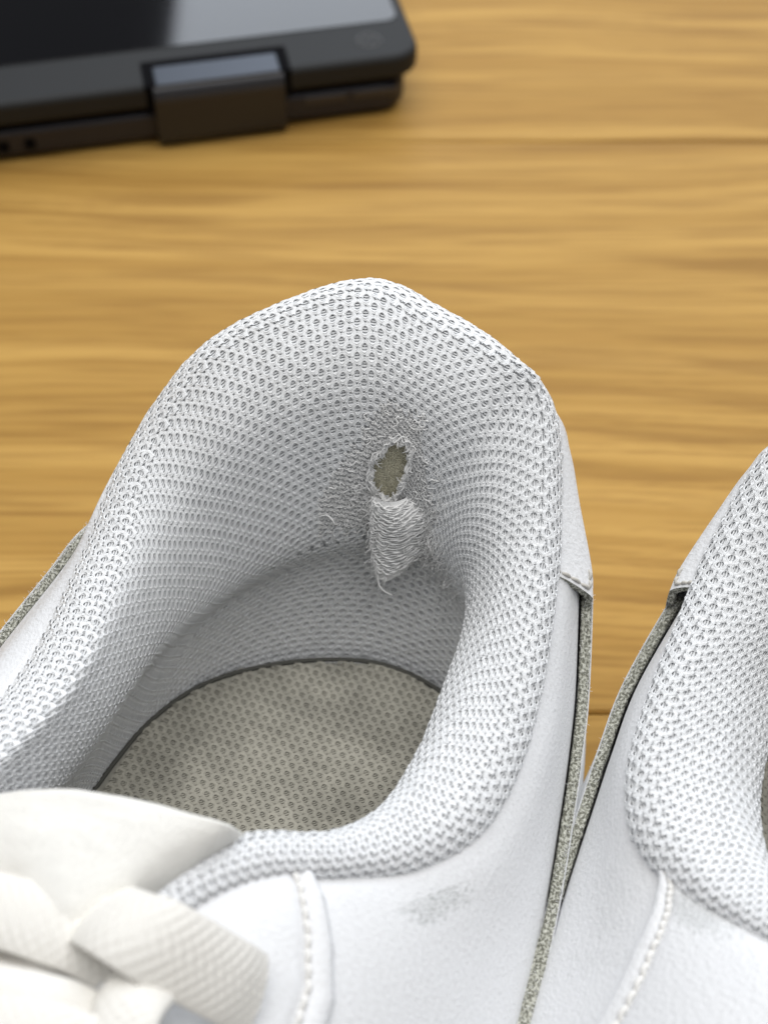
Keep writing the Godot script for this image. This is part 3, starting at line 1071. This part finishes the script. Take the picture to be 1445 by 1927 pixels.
func tongue_and_laces(t: Node3D, q: Surf) -> void:
	var b := Buf.new()
	var s := surf(loc_rows(TONGUE), 14, 14, mir)
	fix_up(s)
	var crease := noise_of(0.07, 3, FastNoiseLite.TYPE_SIMPLEX_SMOOTH, 31)
	for k in s.p.size():
		var w := s.p[k] / S
		s.p[k] += s.n[k] * S * 0.3 * crease.get_noise_3d(w.x, w.y, w.z * 1.6)
	s.find_normals(mir)
	fix_up(s)
	surf_buf(b, s)
	part("tongue", b.mesh(), mats["tongue_cloth"], t)
	lace("shoelace", [Vector3(-17.82, 84.50, -80.98), Vector3(-20.90, 90.00, -80.75), Vector3(-25.95, 95.50, -81.61), Vector3(-30.32, 98.50, -82.88), Vector3(-34.03, 98.50, -84.81), Vector3(-37.40, 95.50, -87.54), Vector3(-40.05, 89.50, -90.79), Vector3(-41.15, 83.00, -93.15)],
		[Vector3(0.35, 0, -0.94), Vector3(0.45, 0, -0.9), Vector3(0.6, 0, -0.8), Vector3(0.7, 0, -0.7), Vector3(0.75, 0, -0.65), Vector3(0.75, 0, -0.65), Vector3(0.75, 0, -0.65)], 11.6, 0.95, t)
	lace("shoelace", [Vector3(-33.18, 87.00, -83.21), Vector3(-40.70, 92.50, -85.54), Vector3(-47.62, 95.50, -87.08), Vector3(-56.88, 95.00, -90.01), Vector3(-69.15, 91.00, -95.12)],
		[Vector3(-0.3, 0, 1), Vector3(-0.3, 0, 1), Vector3(-0.3, 0, 1), Vector3(-0.35, 0, 1), Vector3(-0.4, 0, 1)], 10.4, 0.95, t)
	lace("shoelace", [Vector3(-29.79, 90.00, -81.95), Vector3(-32.36, 95.00, -76.81), Vector3(-33.44, 96.50, -72.15), Vector3(-33.59, 96.00, -66.91), Vector3(-32.74, 92.00, -62.32)],
		[Vector3(1, 0, 0.3), Vector3(1, 0, 0.3), Vector3(1, 0.2, 0.1), Vector3(1, 0, 0), Vector3(1, 0, 0)], 9.5, 2.2, t)
	lace("shoelace", [Vector3(-66.91, 91.00, -84.53), Vector3(-55.28, 94.00, -79.90), Vector3(-46.17, 95.00, -76.96), Vector3(-39.78, 94.00, -74.87), Vector3(-32.01, 91.00, -70.05)],
		[Vector3(-0.4, 0, 1), Vector3(-0.4, 0.3, 1), Vector3(-0.4, 0.3, 1), Vector3(-0.5, 0, 1), Vector3(-0.6, 0, 1)], 7.0, 0.9, t)
	lace("shoelace", [Vector3(-63.29, 94.00, -71.03), Vector3(-51.61, 97.00, -70.59), Vector3(-43.83, 98.00, -69.54), Vector3(-37.16, 96.00, -67.58), Vector3(-20.64, 88.00, -62.28)],
		[Vector3(-0.1, 0, 1), Vector3(-0.1, 0, 1), Vector3(-0.3, 0, 1), Vector3(-0.5, 0, 1), Vector3(-0.6, 0, 1)], 11.0, 0.95, t)

# The front of the shoe, out of the picture: a closed hull over the toes.
func vamp(t: Node3D) -> void:
	var left := [Vector3(-96, 26, -120), Vector3(-110, 26, -80), Vector3(-120, 26, -30), Vector3(-120, 26, 25), Vector3(-103, 26, 68), Vector3(-74, 26, 92)]
	var right := [Vector3(30, 26, -105), Vector3(26, 26, -85), Vector3(15, 26, -40), Vector3(-2, 26, 25), Vector3(-14, 26, 68), Vector3(-42, 26, 92)]
	var high := [40.0, 46.0, 46.0, 36.0, 22.0, 6.0]
	var g := []
	for k in 6:
		var row := []
		for q in 9:
			var f := q / 8.0
			row.append(left[k].lerp(right[k], f) + UP * high[k] * pow(sin(PI * f), 0.65))
		g.append(row)
	var s := surf(loc_rows(g), 8, 8, mir)
	fix_up(s)
	var b := Buf.new()
	surf_buf(b, s)
	part("vamp", b.mesh(), mats["leather"], t)
	# the outer eyelet panel that runs from the collar's end down to the sole
	var side := [[Vector3(-63, 76, -112), Vector3(-68, 83, -117), Vector3(-78, 74, -123), Vector3(-92, 50, -128), Vector3(-100, 26, -122)],
		[Vector3(-66, 80, -94), Vector3(-72, 86, -96), Vector3(-86, 76, -101), Vector3(-103, 50, -100), Vector3(-112, 26, -88)],
		[Vector3(-66, 78, -62), Vector3(-73, 83, -64), Vector3(-93, 70, -67), Vector3(-111, 48, -66), Vector3(-120, 26, -50)],
		[Vector3(-60, 68, -25), Vector3(-69, 72, -27), Vector3(-93, 61, -30), Vector3(-113, 44, -32), Vector3(-122, 26, -20)]]
	s = surf(loc_rows(side), 12, 8, mir)
	fix_up(s)
	b = Buf.new()
	surf_buf(b, s)
	part("eyestay", b.mesh(), mats["leather"], t)

func fibre_mesh() -> ArrayMesh:
	var b := Buf.new()
	var pts := PackedVector3Array()
	for q in 6:
		var f := q / 5.0
		pts.append(Vector3(0.16 * sin(f * 3.0), f, 0.22 * f * f))
	tube(b, pts, 0.045, 3, 0.025)
	return b.mesh()

func hair(p: Vector3, d: Vector3, length: float, thick := 1.0) -> Transform3D:
	var y := d.normalized()
	var x := y.cross(Vector3(rng.randfn(), rng.randfn(), rng.randfn())).normalized()
	var z := x.cross(y)
	return Transform3D(Basis(x * S * thick * maxf(length * 0.6, 1.0), y * length * S, z * S * thick * maxf(length * 0.6, 1.0)), p)

# The hole worn through the heel lining, its frayed lip, the foam behind it and the strip of lining that hangs below it.
func tear(t: Node3D, o: Node3D, lin: Surf) -> void:
	var b := Buf.new()
	var f := Surf.new()
	f.nu = 30
	f.nv = 30
	f.pu = 1
	f.pv = 1
	f.p.resize(900)
	for i in 30:
		for j in 30:
			f.p[i * 30 + j] = lin.off(5.6 + 2.0 * i / 29.0, 4.1 + 1.1 * j / 29.0, (-1.0 + rng.randf_range(-0.25, 0.25)) * S)
	f.find_normals(-mir)
	if f.n[450].dot(lin.normal(6.8, 4.7)) < 0.0:
		f.find_normals(mir)
	surf_buf(b, f)
	part("foam_padding", b.mesh(), mats["foam"], o, "olive grey foam showing through the torn lining")
	# frayed lip: loops of yarn round the hole
	b = Buf.new()
	var ring := []
	for p: Vector2 in TEAR:
		ring.append(Vector3(p.x, p.y, 0))
	ring.append(ring[0])
	for k in 5:
		var line := PackedVector3Array()
		var ph := rng.randf() * 9.0
		for q in 121:
			var w := curve(ring, q / 120.0 * TEAR.size())
			var c := Vector2(6.6, 4.6)
			var e := Vector2(w.x, w.y)
			e = c + (e - c) * (1.0 + 0.05 * k - 0.04 + 0.06 * sin(q * 0.8 + ph) + 0.05 * sin(q * 0.31 + ph * 2.0))
			line.append(lin.off(e.x, e.y, (0.15 + 0.3 * sin(q * 0.55 + ph) + 0.15 * k) * S))
		tube(b, line, [0.24, 0.18, 0.15, 0.18, 0.13][k] * S, 5)
	for k in 80:   # short ends curling over the edge
		var w := curve(ring, rng.randf() * TEAR.size())
		var e := Vector2(w.x, w.y)
		var c := Vector2(6.6, 4.6)
		var a := lin.off(e.x, e.y, 0.2 * S)
		var inward := (lin.at(c.x, c.y) - a).normalized()
		var line := PackedVector3Array()
		var side := Vector3(rng.randfn(), rng.randfn(), rng.randfn()) * 0.6
		var len := rng.randf_range(0.8, 2.4)
		for q in 6:
			var h := q / 5.0
			line.append(a - inward * (0.8 - h * len) * S * (1.0 - 0.4 * h) + side * h * h * S + lin.normal(e.x, e.y) * sin(h * 3.0) * 0.6 * S)
		tube(b, line, rng.randf_range(0.1, 0.2) * S, 4, 0.05 * S)
	for k in 75:   # pulled loops of yarn over the worn patch
		var e := Vector2(rng.randf_range(6.0, 7.5), rng.randf_range(4.08, 4.42))
		if k % 3 == 0:
			e = Vector2(rng.randf_range(5.3, 6.15), rng.randf_range(4.5, 4.9))
		if k % 3 == 1:
			e = Vector2(rng.randf_range(7.1, 8.2), rng.randf_range(4.4, 4.9))
		if Geometry2D.is_point_in_polygon(e, TEAR):
			continue
		var line := PackedVector3Array()
		var a := rng.randf() * TAU
		var ph := rng.randf() * TAU
		var reach := rng.randf_range(1.0, 2.6)
		var x := (lin.at(e.x + 0.05, e.y) - lin.at(e.x, e.y)).normalized()
		var y := lin.normal(e.x, e.y)
		var z := x.cross(y)
		for q in 8:
			var h := q / 7.0 - 0.5
			line.append(lin.off(e.x, e.y, 0.15 * S) + ((x * cos(a) + z * sin(a)) * h * reach + (z * cos(a) - x * sin(a)) * 0.45 * sin(h * 7.0 + ph) + y * 0.3 * absf(cos(h * 3.0 + ph))) * S)
		tube(b, line, rng.randf_range(0.1, 0.17) * S, 5)
	part("frayed_edge", b.mesh(), mats["worn"], o)
	# the hanging strip: a thin backing with yarns across it
	var g := surf(loc_rows(FLAP), 24, 16, mir)
	if g.n[g.n.size() / 2].z < 0.0:
		g.find_normals(-mir)
	b = Buf.new()
	surf_buf(b, g)
	for k in 17:
		for layer in 2:
			var line := PackedVector3Array()
			var ph := rng.randf() * 6.0
			var skew := rng.randf_range(-0.02, 0.02)
			for q in 41:
				var v := q / 40.0 * 3.0
				var u := (k + 0.42 * layer + 0.5) / 19.5 * 3.0 + skew * v + 0.04 * sin(v * 8.0 + ph) + 0.12 * sin(v / 3.0 * PI)
				line.append(g.off(clampf(u, 0.0, 3.0), v, (0.32 + 0.2 * sin(v * 10.0 + ph)) * S))
			tube(b, line, (0.19 if layer else 0.14) * S, 5)
	for k in 4:
		var line := PackedVector3Array()
		for q in 31:
			line.append(g.off(q / 30.0 * 3.0, 0.06 * k, (0.1 + 0.25 * sin(q * 0.9 + k * 2.0)) * S))
		tube(b, line, 0.24 * S, 5)
	part("torn_flap", b.mesh(), mats["worn"], o, "frayed strip of lining hanging below the hole")
	# loose fibres
	var hairs := []
	for k in 260:
		var w := curve(ring, rng.randf() * TEAR.size())
		var c := Vector2(6.6, 4.6)
		var e := c + (Vector2(w.x, w.y) - c) * rng.randf_range(0.95, 1.9)
		hairs.append(hair(lin.off(e.x, e.y, 0.2 * S), lin.normal(e.x, e.y) + Vector3(rng.randfn(), rng.randfn(), rng.randfn()) * 0.9, rng.randf_range(0.8, 2.2)))
	for k in 320:
		var e := Vector2(rng.randfn(8.6, 0.3), rng.randfn(5.1, 0.4))
		hairs.append(hair(lin.off(e.x, e.y, 0.1 * S), lin.normal(e.x, e.y) + Vector3(rng.randfn(), rng.randfn(), rng.randfn()) * 0.9, rng.randf_range(0.8, 2.4)))
	for k in 260:
		var e := Vector2(rng.randfn(9.2, 0.3), rng.randfn(5.6, 0.35))
		hairs.append(hair(lin.off(e.x, e.y, 0.1 * S), lin.normal(e.x, e.y) + Vector3(rng.randfn(), rng.randfn(), rng.randfn()) * 0.9, rng.randf_range(0.8, 2.4)))
	for k in 140:
		var e := Vector2(rng.randfn(5.5, 0.25), rng.randfn(4.75, 0.2))
		hairs.append(hair(lin.off(e.x, e.y, 0.1 * S), lin.normal(e.x, e.y) + Vector3(rng.randfn(), rng.randfn(), rng.randfn()) * 0.9, rng.randf_range(0.6, 1.8)))
	for k in 160:
		var u := rng.randf() * 3.0
		var v := rng.randf() * 3.0 if rng.randf() < 0.5 else 0.0
		hairs.append(hair(g.off(u, v, 0.2 * S), g.normal(u, v) + Vector3(rng.randfn(), rng.randfn(), rng.randfn()) * 0.9, rng.randf_range(0.8, 2.2)))
	hairs.append(hair(g.off(2.9, 0.3, 0.2 * S), Vector3(0.55, -0.9, 0.3), 4.5, 2.5))
	hairs.append(hair(lin.off(5.1, 4.85, 0.2 * S), Vector3(0.8, 0.1, 0.5), 3.0, 3.0))
	hairs.append(hair(lin.off(8.0, 5.0, 0.4 * S), Vector3(-0.2, 0.8, 0.5), 3.5, 2.0))
	many("loose_fibres", fibre_mesh(), mats["lint"], hairs, o)

func sole(t: Node3D) -> void:
	var pts := []
	for p: Array in SOLE:
		pts.append(loc(Vector3(p[0], 0, p[1])))
	pts.append(pts[0])
	pts.append(pts[1])
	var ring := PackedVector2Array()
	for k in SOLE.size() * 6:
		var p := curve(pts, k / 6.0)
		ring.append(Vector2(p.x, p.z))
	var b := Buf.new()
	slab(b, ring, 3.0 * S, 27.5 * S, 2.0 * S)
	part("midsole", b.mesh(), mats["rubber"], t)
	b = Buf.new()
	slab(b, Geometry2D.offset_polygon(ring, -0.8 * S)[0], 0.0, 3.4 * S, 0.6 * S)
	part("outsole", b.mesh(), mats["rubber"], t)
